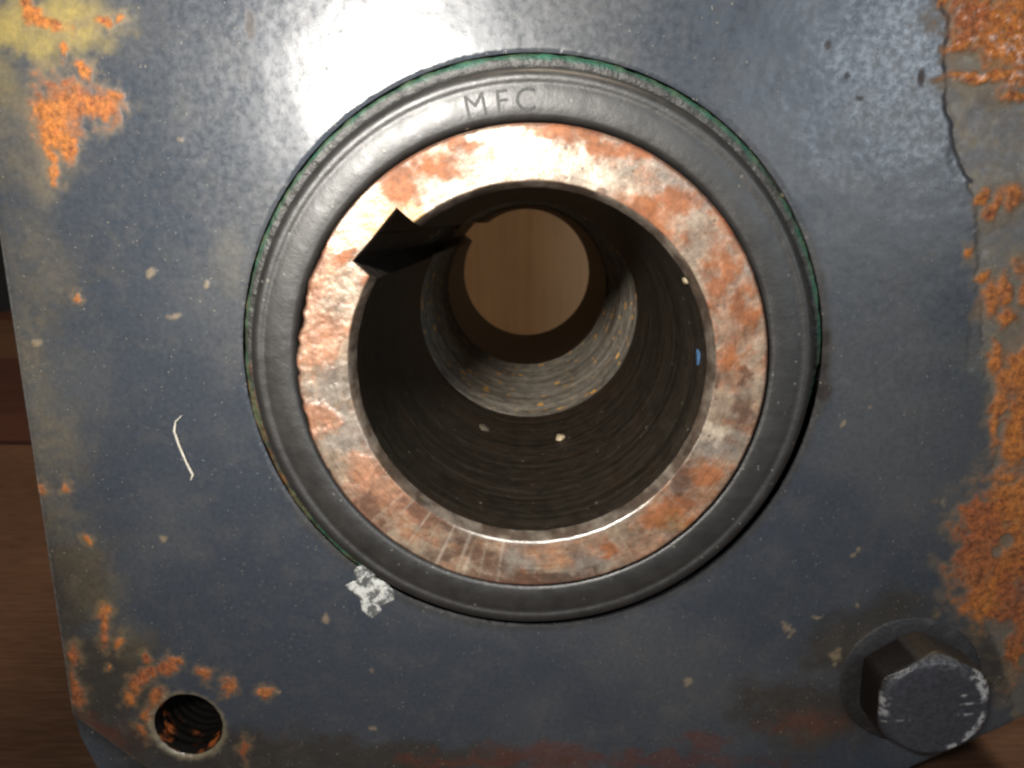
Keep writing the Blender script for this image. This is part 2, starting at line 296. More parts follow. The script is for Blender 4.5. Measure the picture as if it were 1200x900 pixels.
# ------------------------------------------------------------------ the setting: bench of planks
TABLE = -44.0
bench = empty('bench_top'); bench['kind'] = 'structure'
WOOD = mat_wood('brown_bench_wood', (0.082, 0.042, 0.024), (0.072, 0.036, 0.020), (0.05, 0.45, 0.45))
WOOD2 = mat_wood('red_brown_bench_wood', (0.055, 0.020, 0.012), (0.042, 0.015, 0.010), (0.035, 0.45, 0.45))
def plank(y0, y1, mat, x0=-330, x1=330, th=18):
    bm = bmesh.new()
    bmesh.ops.create_cube(bm, size=1)
    for v in bm.verts:
        v.co = Vector(((x0+x1)/2+v.co.x*(x1-x0), (y0+y1)/2+v.co.y*(y1-y0), TABLE-th/2+v.co.z*th))*MM
    bmesh.ops.bevel(bm, geom=bm.edges[:], offset=1.2*MM, segments=2, affect='EDGES', profile=0.6)
    me = bpy.data.meshes.new('plank'); bm.to_mesh(me); bm.free(); me.materials.append(mat)
    o = bpy.data.objects.new('plank', me); C.objects.link(o); o.parent = bench
plank(-140, 114.5, WOOD); plank(117.5, 232, WOOD2); plank(235, 352, WOOD); plank(355, 470, WOOD2); plank(473, 590, WOOD)

# ------------------------------------------------------------------ gearbox housing
gearbox = empty('gearbox'); gearbox.location = (0, 0, 0)
tag(gearbox, 'scuffed blue grey gearbox with rusty hollow output shaft, black oil seal and hex bolt', 'gearbox')

X0, X1, Z0, Z1 = -46.5, 51.0, -43.6, 46.0
HX, HZ = -34.5, -37.5                      # threaded hole
BX, BZ = 37.4, -31.5                       # bolt
RB = 25.75                                 # housing bore
def halfplane(x, z, a, b):
    """distance to the left of the line a -> b"""
    dx, dz = b[0]-a[0], b[1]-a[1]; L = math.hypot(dx, dz)
    return (dx*(z-a[1])-dz*(x-a[0]))/L
def outline_sd(x, z):
    d = np.minimum(np.minimum(x-X0, X1-x), np.minimum(z-Z0, Z1-z))
    d = np.minimum(d, halfplane(x, z, (-46.6, -36.6), (-39.4, -43.0)))
    d = np.minimum(d, halfplane(x, z, (38.6, -41.9), (50.5, -35.1)))
    return d
def build_plate():
    h = 0.17
    xs = np.arange(X0, X1+1e-6, h); zs = np.arange(Z0, Z1+1e-6, h)
    X, Z = np.meshgrid(xs, zs); shp = X.shape
    x, z = X.ravel().copy(), Z.ravel().copy()
    def sdf(x, z):
        d = outline_sd(x, z)
        d = np.minimum(d, np.hypot(x, z)-RB)
        return np.minimum(d, np.hypot(x-HX, z-HZ)-3.45)
    s = sdf(x, z)
    e = 1e-3
    gx = (sdf(x+e, z)-sdf(x-e, z))/(2*e); gz = (sdf(x, z+e)-sdf(x, z-e))/(2*e)
    near = np.abs(s) < 0.72*h
    inb = (x > X0+h*.5) & (x < X1-h*.5)
    x = np.where(near, x-s*gx, x); z = np.where(near, z-s*gz, z)
    keep = s > -0.5*h
    F = gridfaces(*shp); full = keep[F].all(1)
    cnt = np.zeros(len(x), int); np.add.at(cnt, F[full].ravel(), 1)
    edgev = (cnt > 0) & (cnt < 4) & (np.abs(s) < 1.3*h)
    x0_, z0_ = X.ravel(), Z.ravel()
    x = np.where(edgev, x0_-s*gx, x); z = np.where(edgev, z0_-s*gz, z)
    # ---- colours of the surface itself
    zero = np.zeros_like(x)
    nA = fbm(x, zero, z, 0.55, 5, 0.6)*1.5
    nB = fbm(x, zero+31, z, 0.20, 5, 0.55)*1.6
    nC = fbm(x, zero+57, z, 1.3, 3, 0.6)*1.0
    nD = fbm(x, zero+77, z, 0.05, 4, 0.5)*1.8
    col = np.tile(np.array([0.042, 0.051, 0.065]), (len(x), 1))
    col = mix(col, (0.085, 0.088, 0.090), sstep(-0.2, 0.6, nD)*0.5)
    rough = 0.30+0.03*nB+0.02*nD
    edge = outline_sd(x, z)
    # grime and olive film along the worn left edge and the lower corners
    m = sstep(11, 0, x-X0+nB*5)*0.42*sstep(-0.5, 0.5, nA+0.6*nC)
    col = mix(col, (0.105, 0.085, 0.052), m); rough += 0.12*m
    g = blobs(PLATE['grime'], x, z, nB*0.6+nA*.3, 0.5)*0.85
    col = mix(col, (0.035, 0.030, 0.024), g); rough += 0.12*g
    st = blobs(PLATE['stain'], x, z, nB*0.6+nA*0.6+nC*.35, 0.55, 1.0)*(0.75+0.35*np.clip(nC+nA, -1, 1))
    stc = mix(np.tile(np.array([0.17, 0.13, 0.065]), (len(x), 1)), (0.42, 0.31, 0.055), sstep(-2, 24, z)*sstep(-28, -40, x)*sstep(20, 28, z))
    col = mix(col, stc, st*(0.42+0.33*sstep(18, 26, z))); rough += 0.2*st
    rf = blobs(PLATE['redfilm'], x, z, nB*0.7+nA*0.7+nC*.3, 0.6, 1.5)*0.5
    col = mix(col, (0.11, 0.030, 0.016), rf); rough += 0.1*rf
    # paint flaked off on the right: dull bare casting, a step lower than the paint
    cr = np.array(CRACK); cx = np.interp(z, cr[::-1, 1], cr[::-1, 0])
    flake = sstep(-0.10, 0.10, x-cx+0.25*nC)*(z > cr[-1, 1])
    low = np.interp(z, [-44, -30, -20, -12, -4, 6, 15.4], [50, 46.5, 40.6, 42.6, 41.2, 38.6, 36.8])
    flake = np.maximum(flake, 0.8*sstep(-0.2, 0.2, x-low+0.8*nA+0.4*nC)*(z <= cr[-1, 1]))
    fc = mix(np.tile(np.array([0.105, 0.100, 0.098]), (len(x), 1)), (0.15, 0.125, 0.085), sstep(-.3, .5, nA))
    col = mix(col, fc, flake); rough += 0.12*flake
    bare = blobs(PLATE['bare'], x, z, nA*0.4, 0.2)
    ru = blobs(PLATE['rust'], x, z, nA*0.6+nC*0.6, 0.45, 1.0)
    ru = ru*(1-0.9*bare)
    halo = blobs([(a, b, c*1.35+.25, d*1.35+.25, f, w) for a, b, c, d, f, w in PLATE['rust']], x, z, nA*0.8+nC*.4, 0.45, 1.2)*0.42
    col = mix(col, (0.20, 0.135, 0.06), halo*(1-ru)); rough += 0.45*halo
    dp = blobs(PLATE['deep'], x, z, nA*0.6+nB*0.4, 0.5)
    rc = np.tile(np.array([0.38, 0.125, 0.020]), (len(x), 1))
    rc = mix(rc, (0.44, 0.18, 0.035), sstep(0.0, 0.6, nC+nA*.4)*0.6)
    rc = mix(rc, (0.24, 0.065, 0.018), dp*0.85)
    rc = mix(rc, (0.26, 0.085, 0.025), sstep(-0.1, 0.5, nB+.5*nA)*0.7)
    rc = mix(rc, (0.17, 0.035, 0.014), sstep(0.15, 0.5, -nC+.3*nA)*0.85)
    pink = sstep(16, 22, z)*sstep(30, 36, x)*sstep(0.1, 0.4, nC-nA*.5)
    rc = mix(rc, (0.62, 0.40, 0.32), pink*0.9)
    col = mix(col, rc, ru); rough = rough*(1-np.clip(2.5*ru, 0, 1))+0.8*np.clip(2.5*ru, 0, 1)
    sp = blobs(PLATE['spot'], x, z, nC*0.3, 0.3)
    col = mix(col, (0.022, 0.014, 0.012), sp*0.9); rough = rough+0.2*sp
    tn = blobs(PLATE['tan'], x, z, nC*1.3+.25, 0.35, .5)
    col = mix(col, (0.34, 0.25, 0.14), tn*0.45); rough += 0.2*tn
    # lower side of the bore rim coloured dark to kill the light on its bevel
    dk = sstep(1.1, 0.1, np.hypot(x, z)-RB+0.4*nC)*sstep(6, -8, z-x*.5)
    col = mix(col, (0.018, 0.016, 0.015), dk*0.8); rough = rough+0.45*dk
    ck = np.exp(-((x-cx+0.25*nC)/0.16)**2)*(z > cr[-1, 1])*sstep(-.7, .1, nB+nA)  # dark crack line where the paint stands off the casting
    col = mix(col, (0.03, 0.028, 0.03), ck*0.8)
    # worn rims: bolt hole and outer edge
    hd = np.hypot(x-HX, z-HZ)-3.45
    rim = sstep(0.9, 0.1, hd+0.5*nC)*0.75*(hd < 3)
    col = mix(col, (0.26, 0.22, 0.14), rim*sstep(-.6, .3, nC+nA+.3))
    ew = sstep(0.7, 0.1, edge+0.3*nC)*0.7*(x < 30)
    col = mix(col, (0.26, 0.26, 0.25), ew)
    crease = np.exp(-((halfplane(x, z, (-46.6, -36.6), (-39.4, -43.0))-.3+.3*nC)/0.4)**2)
    col = mix(col, (0.17, 0.12, 0.08), crease*0.6)
    # ---- relief
    y = -0.05*nB*0.6+0.006*nA
    y = y-ru*(0.03+0.05*np.maximum(nC, -.4)+0.03*nA)+flake*0.13*(1-ru)+ck*0.12+bare*0.05-tn*0.03
    e = np.clip(edge, 0, 1.0)
    y = y+0.9*(1-np.sqrt(np.clip(1-(1-e)**2, 0, 1)))
    eb = np.clip((np.hypot(x, z)-RB+0.10*nA)/0.25, 0, 1); y = y+0.18*(1-np.sqrt(np.clip(1-(1-eb)**2, 0, 1)))
    eh = np.clip((hd+0.1*nC)/0.5, 0, 1); y = y+0.35*(1-np.sqrt(np.clip(1-(1-eh)**2, 0, 1)))
    V = np.stack([x, y, z], -1)
    F = F[full][:, ::-1]
    used = np.zeros(len(V), bool); used[F.ravel()] = True
    idx = np.cumsum(used)-1
    F = idx[F][:, ::-1]
    return mesh_obj('front_plate', V[used], F, PAINT, gearbox, True, col[used], rough[used], None, ru[used])
plate = build_plate()

def outline_pts():
    return [(-46.5, Z1), (-46.5, -36.4), (-46.1, -39.6), (-44.9, -43.2), (-44.3, TABLE), (36, TABLE), (38.9, -41.6), (50.4, -35.0), (X1, -34), (X1, Z1)]
def build_body():
    P = outline_pts(); n = len(P); V = []; F = []
    ys = [0.85, 3, 40, 80, 109]
    for yy in ys: V += [(px, yy, pz) for px, pz in P]
    for k in range(len(ys)-1):
        for i in range(n):
            j = (i+1) % n
            F.append((k*n+i, k*n+j, (k+1)*n+j, (k+1)*n+i))
    # lower left corner facet in front
    b = len(V); V += [(-46.5, 0.75, -36.6), (-39.2, 0.75, -43.1), (-39.2, 0.85, TABLE)]
    F += [(b, b+1, b+2, 4, 3, 2)]
    # back wall with the shaft opening
    m = 96; b = len(V)
    Pv = P
    for k in range(m):
        a = 2*math.pi*k/m; d = (math.cos(a), math.sin(a)); best = 1e9
        for i in range(n):
            p, q = Pv[i], Pv[(i+1) % n]; ex, ez = q[0]-p[0], q[1]-p[1]
            den = d[0]*ez-d[1]*ex
            if abs(den) < 1e-9: continue
            t = (p[0]*ez-p[1]*ex)/den; u = (p[0]*d[1]-p[1]*d[0])/den
            if t > 0 and -1e-6 <= u <= 1+1e-6: best = min(best, t)
        V += [(22*d[0], 109, 22*d[1]), (best*d[0], 109, best*d[1])]
    for k in range(m):
        j = (k+1) % m; F.append((b+2*k, b+2*k+1, b+2*j+1, b+2*j))
    V = np.array(V, float)
    col = np.tile(np.array([0.055, 0.062, 0.075]), (len(V), 1)); col[len(P)*len(ys):len(P)*len(ys)+3] = (0.022, 0.022, 0.022)
    o = mesh_obj('housing_body', V, F, PAINT, gearbox, False, col, np.full(len(V), 0.5), None, np.zeros(len(V)))
build_body()

# threaded hole, lower left
def build_hole():
    n = 72; rows = 90
    a = np.linspace(0, 2*math.pi, n, endpoint=False); yy = np.linspace(0.25, 12, rows)
    A, Y = np.meshgrid(a, yy)
    ph = (Y/1.0-A/(2*math.pi)) % 1.0
    r = 3.2+0.13*np.abs(2*ph-1)+0.12*fbm(np.cos(A)*3, Y, np.sin(A)*3, .8, 3); r = np.where(Y < 1.0, np.maximum(r, 3.48-0.35*(Y-.25)), r)
    x = HX+r*np.cos(A); z = HZ+r*np.sin(A)
    V = np.stack([x, Y, z], -1).reshape(-1, 3)
    F = gridfaces(rows, n, True)
    V = np.concatenate([V, [[HX, 12.5, HZ]]])
    F = [tuple(f) for f in F]+[((rows-1)*n+i, (rows-1)*n+(i+1) % n, len(V)-1) for i in range(n)]
    nn = fbm(V[:, 0], V[:, 1], V[:, 2], 0.6, 4)*1.5
    col = mix(np.tile(np.array([0.007, 0.006, 0.005]), (len(V), 1)), (0.42, 0.11, 0.03), sstep(0.2, 0.5, nn)*sstep(5, 1, V[:, 1])*.9)
    mesh_obj('threaded_hole', V, F, mat_attr('rusty_thread', 0.12, 0.1), gearbox, True, col, np.full(len(V), 0.55))
build_hole()

# ------------------------------------------------------------------ oil seal
seal_prof = [(19.6, 3), (20.05, -0.4), (20.15, -1.45), (20.35, -1.76), (20.7, -1.86), (21.6, -1.88), (22.3, -1.86), (22.65, -1.84),
             (22.85, -1.81), (23.0, -1.81), (23.15, -1.85), (23.35, -1.88), (23.6, -1.86), (23.88, -1.76), (24.1, -1.58), (24.3, -1.22), (24.42, -0.75), (24.5, -0.2), (24.5, 1.4), (26.3, 1.6)]
seal_prof = [(r_, y_*1.42 if y_ < -0.5 else y_) for r_, y_ in seal_prof]
V, F = lathe(seal_prof, 360)
ang = np.arctan2(V[:, 2], V[:, 0]); V[:, 1] += 0.05*fbm(V[:, 0], V[:, 1], V[:, 2], 0.25, 3)
seal = mesh_obj('oil_seal', V, F, RUBBER, gearbox)
INK = {c: mat_plain('letter_rubber', (v, v, v*.96), 0.5) for c, v in (('M', 0.009), ('F', 0.014), ('C', 0.012))}
def letter(ch, x, z, hgt):
    cu = bpy.data.curves.new('letter', 'FONT'); cu.body = ch; cu.size = hgt/0.7*MM; cu.extrude = 0.003*MM; cu.align_x = 'CENTER'
    cu.offset = 0.0
    tmp = bpy.data.objects.new('letter_source', cu); C.objects.link(tmp)
    me = bpy.data.meshes.new_from_object(tmp.evaluated_get(bpy.context.evaluated_depsgraph_get()))
    bpy.data.objects.remove(tmp); bpy.data.curves.remove(cu)
    a = math.atan2(z, x)-math.pi/2
    me.transform(Matrix.Translation((x*MM, -2.685*MM, z*MM)) @ Matrix.Rotation(-a, 4, 'Y') @ Matrix.Rotation(math.pi/2, 4, 'X'))
    me.name = 'letter'; me.materials.append(INK[ch])
    o = bpy.data.objects.new('letter', me); C.objects.link(o); o.parent = seal
bpy.context.view_layer.update()
letter('M', -4.35, 20.45, 1.75); letter('F', -2.35, 20.75, 1.75); letter('C', -0.55, 20.88, 1.75)

# green sealant squeezed out around the seal
def build_bead():
    n = 720; m = 13
    a = np.linspace(0, 2*math.pi, n, endpoint=False)
    cx, sx = np.cos(a), np.sin(a)
    nz = fbm(cx*25, 0*a, sx*25, 0.30, 4)*1.5; nz2 = fbm(cx*25, 0*a+9, sx*25, 0.9, 3)*1.3
    deg = np.degrees(a)
    full = sstep(-22, 12, (deg+180) % 360-180)*(deg < 300)+((deg > 300)*sstep(-30, 5, deg-360))
    full = np.where((deg > 232) & (deg < 330), 0.0, np.where(deg >= 330, sstep(338, 372, deg), 1.0))
    w = (0.56+0.10*nz+0.12*nz2)*np.clip(full, 0.12, 1); w = np.clip(w, 0.05, 0.75)
    t = np.linspace(0, math.pi, m)
    r = 25.04+0.06*nz[None, :]-w[None, :]*np.cos(t)[:, None]*1.05
    r = np.clip(r, 24.4, 25.72)
    y = 0.36-(0.30*w[None, :]+0.24*full[None, :])*np.sin(t)[:, None]**0.5+0.12*nz2[None, :]-0.05*nz[None, :]*np.cos(t)[:, None]
    V = np.stack([r*cx, y, r*sx], -1).reshape(-1, 3)
    brown = sstep(0.35, 0.7, nz+0.5*np.exp(-((deg-195)/25)**2))
    out = sstep(0.55, 0.95, (t/math.pi)[:, None]+0.25*nz2[None, :])
    c = np.tile(np.array([0.008, 0.075, 0.048]), (n*m, 1))
    c = mix(c, (0.010, 0.13, 0.082), (sstep(0.1, .6, np.tile(nz, m)))*0.7)
    inn = sstep(0.74, 0.52, (t/math.pi)[:, None]+0.22*nz[None, :]+0.12*nz2[None, :]).ravel()
    c = mix(c, (0.030, 0.029, 0.026), inn)
    bm_ = np.clip(np.maximum(out*0.75*(0.4+np.exp(-((deg-200)/30)**2))[None, :], (brown*0.5)[None, :]), 0, 1).ravel()
    c = mix(c, (0.13, 0.055, 0.022), bm_)
    mesh_obj('sealant_bead', V, gridfaces(m, n, True), mat_attr('green_sealant', 0.4, 0.12, 1.6, 0.45, 1.5), gearbox, True, c, np.full(n*m, 0.38))
build_bead()

# ------------------------------------------------------------------ hollow shaft: worn end face, bore with keyway
KA = math.radians(138.6); KW = 2.85; KF = 17.05; RO = 19.9; FACE = -3.5; END = 113.6
def bore_r(th, R):
    """distance from the axis to the bore wall (keyway included) in direction th"""
    d = (th-KA+math.pi) % (2*math.pi)-math.pi
    t0 = math.atan2(KW, KF); R = np.asarray(R, float)+0*th; t1 = np.arcsin(KW/R)
    ad = np.abs(d)
    return np.where(ad <= t0, KF/np.cos(d), np.where(ad < t1, KW/np.maximum(np.sin(ad), 1e-6), R))
def thetas(n):
    base = np.linspace(0, 2*math.pi, n, endpoint=False)
    t0, t1 = math.atan2(KW, KF), math.asin(KW/15.0)
    ex = np.concatenate([s*np.linspace(t0, t1+0.004, 14) for s in (-1, 1)])+KA
    return np.sort(np.concatenate([base, ex]) % (2*math.pi))
def build_face():
    th = thetas(840); n = len(th); m = 46
    cx, sx = np.cos(th), np.sin(th)
    chip = fbm(cx*20, 0*th, sx*20, 0.35, 4)*1.5
    dg = np.degrees(th)
    left = np.exp(-((dg-182)/26)**2)
    ro = RO-0.05*np.maximum(chip, 0)-left*np.clip(chip*0.9, 0, 0.5)
    ri = bore_r(th, 15.55)
    ri = ri+0.07*chip
    q = np.linspace(0, 1, m)
    R = ri[None, :]+(ro-ri)[None, :]*q[:, None]
    x = (R*cx).ravel(); z = (R*sx).ravel(); Q = np.repeat(q, n)
    zero = np.zeros_like(x)
    nA = fbm(x, zero, z, 0.5, 5, 0.6)*1.5; nB = fbm(x, zero+21, z, 0.22, 4)*1.6; nC = fbm(x, zero+43, z, 1.4, 4, 0.6)*1.2
    TH = np.arctan2(z, x); RR = np.hypot(x, z)
    rad = fbm(np.cos(TH)*26, RR*0.05, np.sin(TH)*26, 1.0, 3)*1.5       # radial scratches
    col = np.tile(np.array([0.42, 0.355, 0.30]), (len(x), 1))
    rough = 0.40+0.08*nB
    col = mix(col, (0.42, 0.18, 0.08), sstep(-0.1, 0.6, nA+.4*nB)*0.6)
    rn = nA*0.6+nC*0.5
    def lay(k, c, s, amt, rg=0.0):
        nonlocal col, rough
        mk = blobs(RING[k], x, z, rn, s+0.12, 1.6)*amt; col = mix(col, c, mk); rough = rough+rg*mk; return mk
    lay('grey', (0.34, 0.33, 0.33), 0.4, 0.9, -0.08)
    mw = lay('white', (0.76, 0.71, 0.65), 0.35, 0.9, -0.14)
    ms = lay('salmon', (0.54, 0.27, 0.17), 0.3, 0.7, 0.1)
    my = lay('yellow', (0.55, 0.36, 0.13), 0.4, 0.7, 0.1)
    mo = lay('orange', (0.36, 0.120, 0.028), 0.4, 0.88, 0.35)
    mb = lay('brown', (0.12, 0.055, 0.030), 0.4, 0.85, 0.3)
    col = mix(col, (0.22, 0.075, 0.04), sstep(0.35, 0.75, nC+0.3*nA)*0.6)
    col = mix(col, (0.60, 0.58, 0.55), sstep(0.3, 0.6, rad)*0.5*sstep(-8, -14, z))
    col = mix(col, (0.16, 0.055, 0.03), sstep(0.88, 1.0, Q+0.08*nC)*0.7)
    y = FACE+0.03*nA+0.012*nC-0.08*ms-0.04*mo+0.04*mb+0.05*nB
    col = col*np.array([0.72, 0.64, 0.54])
    y = y+0.30*sstep(0.93, 1.0, Q)**2+left[np.tile(np.arange(n), m)]*0.12*nA
    V = np.stack([x, y, z], -1)
    DG = np.degrees(TH) % 360
    edge_glint = sstep(0.05, 0.0, Q)*sstep(240, 258, DG)*sstep(318, 300, DG)  # painted highlight: pale arc along the lower inner edge of the face
    col = mix(col, (0.80, 0.78, 0.74), edge_glint); rough = rough-0.18*edge_glint
    # outer wall of the shaft, down past the seal lip
    wall = []
    for yy, dr in ((-2.9, 0.02), (-2.0, 0.0), (-1.0, 0.0), (1.5, 0.0)):
        wall.append(np.stack([(ro+dr)*cx, np.full(n, yy), (ro+dr)*sx], -1))
    wv = np.concatenate(wall); V = np.concatenate([V, wv])
    col = np.concatenate([col, np.tile(np.array([0.12, 0.06, 0.04]), (len(wv), 1))]); rough = np.concatenate([rough, np.full(len(wv), .5)])
    # inner chamfer
    inner = []
    for k, (R0, yy) in enumerate(((15.0, -2.2), (15.05, -2.4), (15.25, -2.9), (15.46, FACE+0.12))):
        rr = bore_r(th, R0)+0.05*chip
        inner.append(np.stack([rr*cx, np.full(n, yy)+0.05*chip, rr*sx], -1))
    iv = np.concatenate(inner); V = np.concatenate([iv, V])
    icol = mix(np.tile(np.array([0.11, 0.08, 0.06]), (len(iv), 1)), (0.26, 0.22, 0.18), sstep(-.2, .5, fbm(iv[:, 0], iv[:, 1], iv[:, 2], .4, 4)*1.5))
    col = np.concatenate([icol, col]); rough = np.concatenate([np.full(len(iv), .35), rough])
    A_ = np.arctan2(V[:, 2], V[:, 0]); R_ = np.hypot(V[:, 0], V[:, 2])
    return mesh_obj('hollow_shaft', V, gridfaces(m+8, n, True), RINGM, gearbox, True, col, rough, np.stack([np.cos(A_)*2.5, np.sin(A_)*2.5, R_*4.5], -1))
shaft = build_face()
def build_bore():
    th = thetas(420); n = len(th)
    ys = np.concatenate([np.linspace(-2.25, 36.6, 120), [36.9, 37.0, 37.35], np.linspace(37.6, 75, 250), [75.2, 75.5, 75.7], np.linspace(76.5, END-1, 40), [END-.4, END, END]])
    R = np.where((ys > 36.95) & (ys < 75.4), 15.32, 15.0)+np.where(ys >= END-.2, 0.35, 0)
    R[-1] = 19.9
    TH, Y = np.meshgrid(th, ys); RR = np.stack([bore_r(th, r) if r < 19 else np.full(n, r) for r in R])
    bandY = ((Y > 37.5) & (Y < 75.1))*1.0
    saw = (Y/1.2+0.9*fbm(0*TH, Y, 0*TH+3, 0.25, 3)) % 1.0
    wob = 0.7+0.6*fbm(np.cos(TH)*6, Y*0.3, np.sin(TH)*6, 0.5, 3)
    RR = RR+0.014*fbm(0*TH, Y, 0*TH, 1.3, 3)-bandY*0.24*np.clip(1-saw, 0, 0.8)/0.8*wob
    V = np.stack([RR*np.cos(TH), Y, RR*np.sin(TH)], -1).reshape(-1, 3)
    u = ((TH-KA) % (2*math.pi))*15
    uv = np.stack([u, Y, 0*u], -1).reshape(-1, 3)
    y = V[:, 1]
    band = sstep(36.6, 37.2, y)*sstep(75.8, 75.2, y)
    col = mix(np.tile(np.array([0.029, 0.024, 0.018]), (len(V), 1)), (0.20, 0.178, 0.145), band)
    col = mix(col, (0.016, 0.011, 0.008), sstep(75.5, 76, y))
    key = (np.hypot(V[:, 0], V[:, 2]) > 15.5) & (np.abs(((TH.ravel()-KA+math.pi) % (2*math.pi))-math.pi) < .25)
    col[key] = (0.03, 0.026, 0.022)
    rough = 0.45-0.2*band
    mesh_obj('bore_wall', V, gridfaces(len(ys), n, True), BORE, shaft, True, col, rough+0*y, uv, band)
build_bore()

# flecks of paint and grit stuck in the bore
def fleck(name, c, nrm, rx, ry, th, mat, parent, seed, spin=0.0):
    rnd = random.Random(seed); nrm = Vector(nrm).normalized()
    a = nrm.orthogonal().normalized(); a = (Vector((0, 1, 0))-nrm*nrm.y).normalized() if abs(nrm.y) < .9 else a
    a = Matrix.Rotation(spin, 3, nrm) @ a; b = nrm.cross(a)
    k = 14; ring = []; top = []
    for i in range(k):
        t = 2*math.pi*i/k; w = rnd.uniform(0.72, 1.15)
        d = a*(ry*w*math.cos(t))+b*(rx*w*math.sin(t))
        ring.append(Vector(c)+d-nrm*0.08); top.append(Vector(c)+d*0.8+nrm*th*rnd.uniform(.7, 1.1))
    V = ring+top+[Vector(c)+nrm*th*1.25]
    F = [(i, (i+1) % k, k+(i+1) % k, k+i) for i in range(k)]+[(k+i, k+(i+1) % k, 2*k) for i in range(k)]
    return mesh_obj(name, np.array([tuple(v) for v in V]), F, mat, parent)
CREAM = mat_plain('cream_paint', (0.75, 0.62, 0.40), 0.5); BLUE = mat_plain('blue_paint', (0.10, 0.22, 0.42), 0.5); GRIT = mat_plain('pale_grit', (0.62, 0.50, 0.32), 0.8)
fleck('cream_fleck', (13.1, -1.0, 7.32), (-13.1, 0, -7.3), 0.42, 1.3, 0.12, CREAM, shaft, 3, 0.25)
fleck('blue_fleck', (14.99, 0.84, 0.48), (-1, 0, 0), 0.85, 0.95, 0.06, BLUE, shaft, 4)
fleck('grit_crumb', (4.09, 24.7, -14.43), (-4, 0, 14.4), 0.62, 1.25, 0.3, GRIT, shaft, 5)
fleck('grit_crumb', (-5.77, 27.2, -13.85), (5.8, 0, 13.8), 0.8, 1.5, 0.15, mat_plain('dull_grit', (0.16, 0.13, 0.09), 0.8), shaft, 6)

# ------------------------------------------------------------------ hex bolt, lower right
def build_bolt():
    root = empty('hex_bolt', gearbox)
    corner0 = math.radians(92)
    n = 300; th = np.linspace(0, 2*math.pi, n, endpoint=False)
    d = (th-corner0) % (math.pi/3)-math.pi/6
    hx = 4.95/np.cos(d)
    hx = 5.45-np.log(1+np.exp((5.45-hx)*9))/9+0.02
    top = -4.2
    rows = []
    for q in np.linspace(0, 1, 34): rows.append((np.full(n, 4.62*q+1e-3), np.full(n, top+0.02*q**8)))
    for q in np.linspace(0.15, 1, 8):
        ro_ = 4.62+(hx-4.62)*q; rows.append((ro_, top+0.02+0.10*q+(ro_-4.62)*0.6))
    yb = top+0.12+(hx-4.62)*0.6
    for q in np.linspace(0.06, 1, 14): rows.append((hx+0.03*min(1, q*8), yb+0.05+q*(-0.18-yb-0.05)))
    R = np.stack([r for r, _ in rows]); Y = np.stack([y for _, y in rows])
    x = (BX+R*np.cos(th)).ravel(); z = (BZ+R*np.sin(th)).ravel(); y = Y.ravel(); r = R.ravel()
    nA = fbm(x, y, z, 0.7, 4)*1.5; nC = fbm(x, y+9, z, 2.2, 4)*1.4
    a = np.tile(th, len(rows)); dg = np.degrees(a)
    col = np.tile(np.array([0.044, 0.048, 0.058]), (len(x), 1)); rough = np.full(len(x), 0.36)
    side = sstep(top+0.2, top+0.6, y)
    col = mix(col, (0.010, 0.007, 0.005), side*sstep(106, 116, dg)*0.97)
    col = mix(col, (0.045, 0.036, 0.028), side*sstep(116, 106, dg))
    sg = np.where(dg > 180, dg-360, dg)
    arc = lambda lo, hi: sstep(lo-4, lo+4, sg+5*nA)*sstep(hi+4, hi-4, sg+5*nA)
    wear = np.maximum(np.maximum(arc(14, 50), arc(-68, -4)), 0.6*arc(166, 179)+0.6*arc(-178, -168)+0.12*arc(60, 110))
    wear = wear*sstep(4.2, 4.5, r+0.5*nA+.1)*sstep(top+0.6, top+0.35, y)*sstep(-.3, .1, nC+.3*nA)
    col = mix(col, (0.42, 0.43, 0.43), wear)
    # scratches across the top
    for (sx, sz, L, w) in ((3.1, 1.5, 1.1, .12), (3.3, 0.6, 1.3, .10), (3.2, -0.5, 1.3, .12), (-3.4, -1.3, 1.5, .11)):
        mk = sstep(L, L*.6, np.abs(x-BX-sx))*sstep(w*1.6, w*.5, np.abs(z-BZ-sz-0.12*(x-BX-sx)+0.12*nA))*(1-side)*sstep(-.1, .4, nC+nA*.5)
        col = mix(col, (0.45, 0.45, 0.43), mk*0.7)
    V = np.stack([x, y+0.03*nC, z], -1)
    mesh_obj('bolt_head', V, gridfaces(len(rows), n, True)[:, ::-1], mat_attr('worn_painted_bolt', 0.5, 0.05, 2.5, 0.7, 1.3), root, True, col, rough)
    wp = [(3.0, -0.2), (6.0, -0.17), (6.3, -0.13), (6.6, -0.07), (6.85, 0.02), (6.95, 0.3)]
    wp = [(3.0, -0.2)]+[(r_, -0.2) for r_ in (4, 5, 5.8)]+wp[1:]
    V, F = lathe(wp, 96, BX-.2, BZ+.05)
    nA = fbm(V[:, 0], V[:, 1], V[:, 2], 0.7, 4)*1.5
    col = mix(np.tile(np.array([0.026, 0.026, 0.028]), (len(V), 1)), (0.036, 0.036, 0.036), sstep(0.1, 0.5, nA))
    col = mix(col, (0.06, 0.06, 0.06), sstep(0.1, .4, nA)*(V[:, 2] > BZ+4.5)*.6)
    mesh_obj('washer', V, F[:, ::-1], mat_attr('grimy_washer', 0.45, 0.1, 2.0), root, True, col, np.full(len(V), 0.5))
build_bolt()

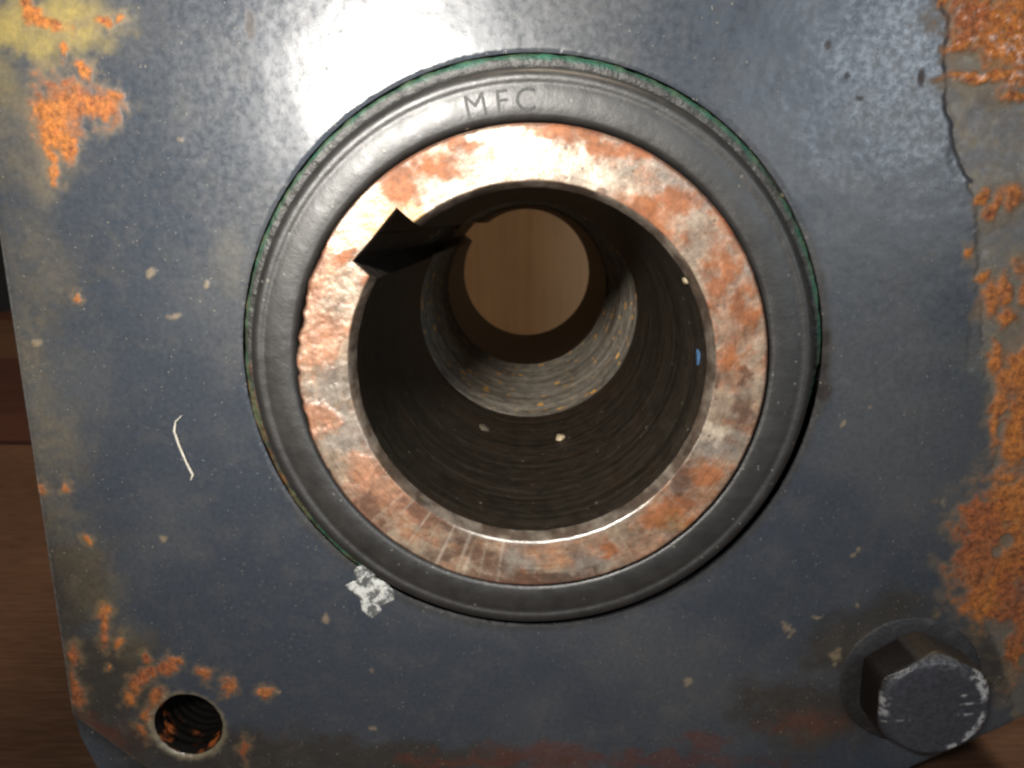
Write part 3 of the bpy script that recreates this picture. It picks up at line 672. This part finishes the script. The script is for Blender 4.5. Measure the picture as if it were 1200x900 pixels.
# ------------------------------------------------------------------ small things lying on the plate
def build_chip():
    P = np.array(CHIP); c = P.mean(0)
    V = []; F = []; n = 0; rows = [1.0, 0.97, 0.85, 0.7, 0.5, 0.25]
    Q = []
    for i in range(len(P)):
        a, b = P[i], P[(i+1) % len(P)]
        for t in np.linspace(0, 1, 8, endpoint=False): Q.append(a+(b-a)*t)
    Q = np.array(Q); Q += 0.12*np.stack([fbm(Q[:, 0], 0*Q[:, 0], Q[:, 1], 1.6, 3), fbm(Q[:, 0], 5+0*Q[:, 0], Q[:, 1], 1.6, 3)], -1)
    m = len(Q)
    for k, s in enumerate(rows):
        p = c+(Q-c)*s
        yy = (0.1 if k == 0 else -0.10)-0.05*fbm(p[:, 0], 0*p[:, 0], p[:, 1], 1.2, 3)*(k > 0)
        V.append(np.stack([p[:, 0], np.zeros(m)+yy, p[:, 1]], -1))
    V = np.concatenate(V+[np.array([[c[0], -0.12, c[1]]])])
    F = [tuple(f) for f in gridfaces(len(rows), m, True)]+[((len(rows)-1)*m+i, (len(rows)-1)*m+(i+1) % m, len(V)-1) for i in range(m)]
    t = NT('peeling_white_paint'); p = t.mm()
    f = t.rng(t.noise(p, 1.1, 8, 0.72, 0.4), 0.44, 0.57)
    cc = t.mix(f, (0.10, 0.105, 0.105), (0.62, 0.63, 0.60))
    mat = t.out(cc, 0.6, t.bump(t.noise(p, 1.6, 6, .7), 0.25), 0.3)
    o = mesh_obj('paint_flake', V, F, mat)
    tag(o, 'ragged white paint flake stuck to the blue grey plate just below the seal', 'paint flake')
build_chip()
def build_lint():
    P = [Vector(p) for p in ((-31.7, -0.12, -4.9), (-32.35, -0.15, -5.5), (-32.55, -0.16, -6.4), (-32.2, -0.22, -7.8), (-31.7, -0.28, -9.3), (-31.35, -0.2, -10.3), (-31.25, -0.14, -10.6), (-31.55, -0.12, -11.2))]
    cu = []
    for i in range(len(P)-1):
        for t in np.linspace(0, 1, 5, endpoint=False): cu.append(P[i].lerp(P[i+1], t))
    cu.append(P[-1]); rad = [0.03, 0.07, 0.12, 0.12, 0.10, 0.13, 0.12, 0.04]
    V = []; F = []; k = 6
    for i, p in enumerate(cu):
        tg = (cu[min(i+1, len(cu)-1)]-cu[max(i-1, 0)]).normalized(); a = tg.cross(Vector((0, 1, 0))).normalized(); b = tg.cross(a)
        r = np.interp(i/(len(cu)-1)*7, range(8), rad)
        for j in range(k): V.append(tuple(p+(a*math.cos(j*math.tau/k)+b*math.sin(j*math.tau/k))*r))
    for i in range(len(cu)-1):
        for j in range(k): F.append((i*k+j, i*k+(j+1) % k, (i+1)*k+(j+1) % k, (i+1)*k+j))
    F += [tuple(range(k)), tuple(range(len(V)-k, len(V)))]
    o = mesh_obj('lint_fibre', np.array(V), F, mat_plain('off_white_lint', (0.60, 0.57, 0.48), 0.8))
    tag(o, 'short bent off-white fibre clinging to the plate left of the seal', 'lint')
build_lint()

# ------------------------------------------------------------------ board behind the gearbox, seen through the bore
def build_board():
    bm = bmesh.new(); bmesh.ops.create_cube(bm, size=1)
    for v in bm.verts: v.co = Vector((10+v.co.x*150, 206+v.co.y*12, TABLE+48+v.co.z*96))*MM
    bmesh.ops.bevel(bm, geom=bm.edges[:], offset=1.0*MM, segments=2, affect='EDGES')
    me = bpy.data.meshes.new('wooden_board'); bm.to_mesh(me); bm.free()
    me.materials.append(mat_wood('tan_board_wood', (0.55, 0.365, 0.20), (0.49, 0.315, 0.17), (0.10, 0.10, 0.004), 0.65, 0.0))
    o = bpy.data.objects.new('wooden_board', me); C.objects.link(o)
    tag(o, 'plain tan wooden board standing upright, seen through the shaft bore', 'board')
build_board()
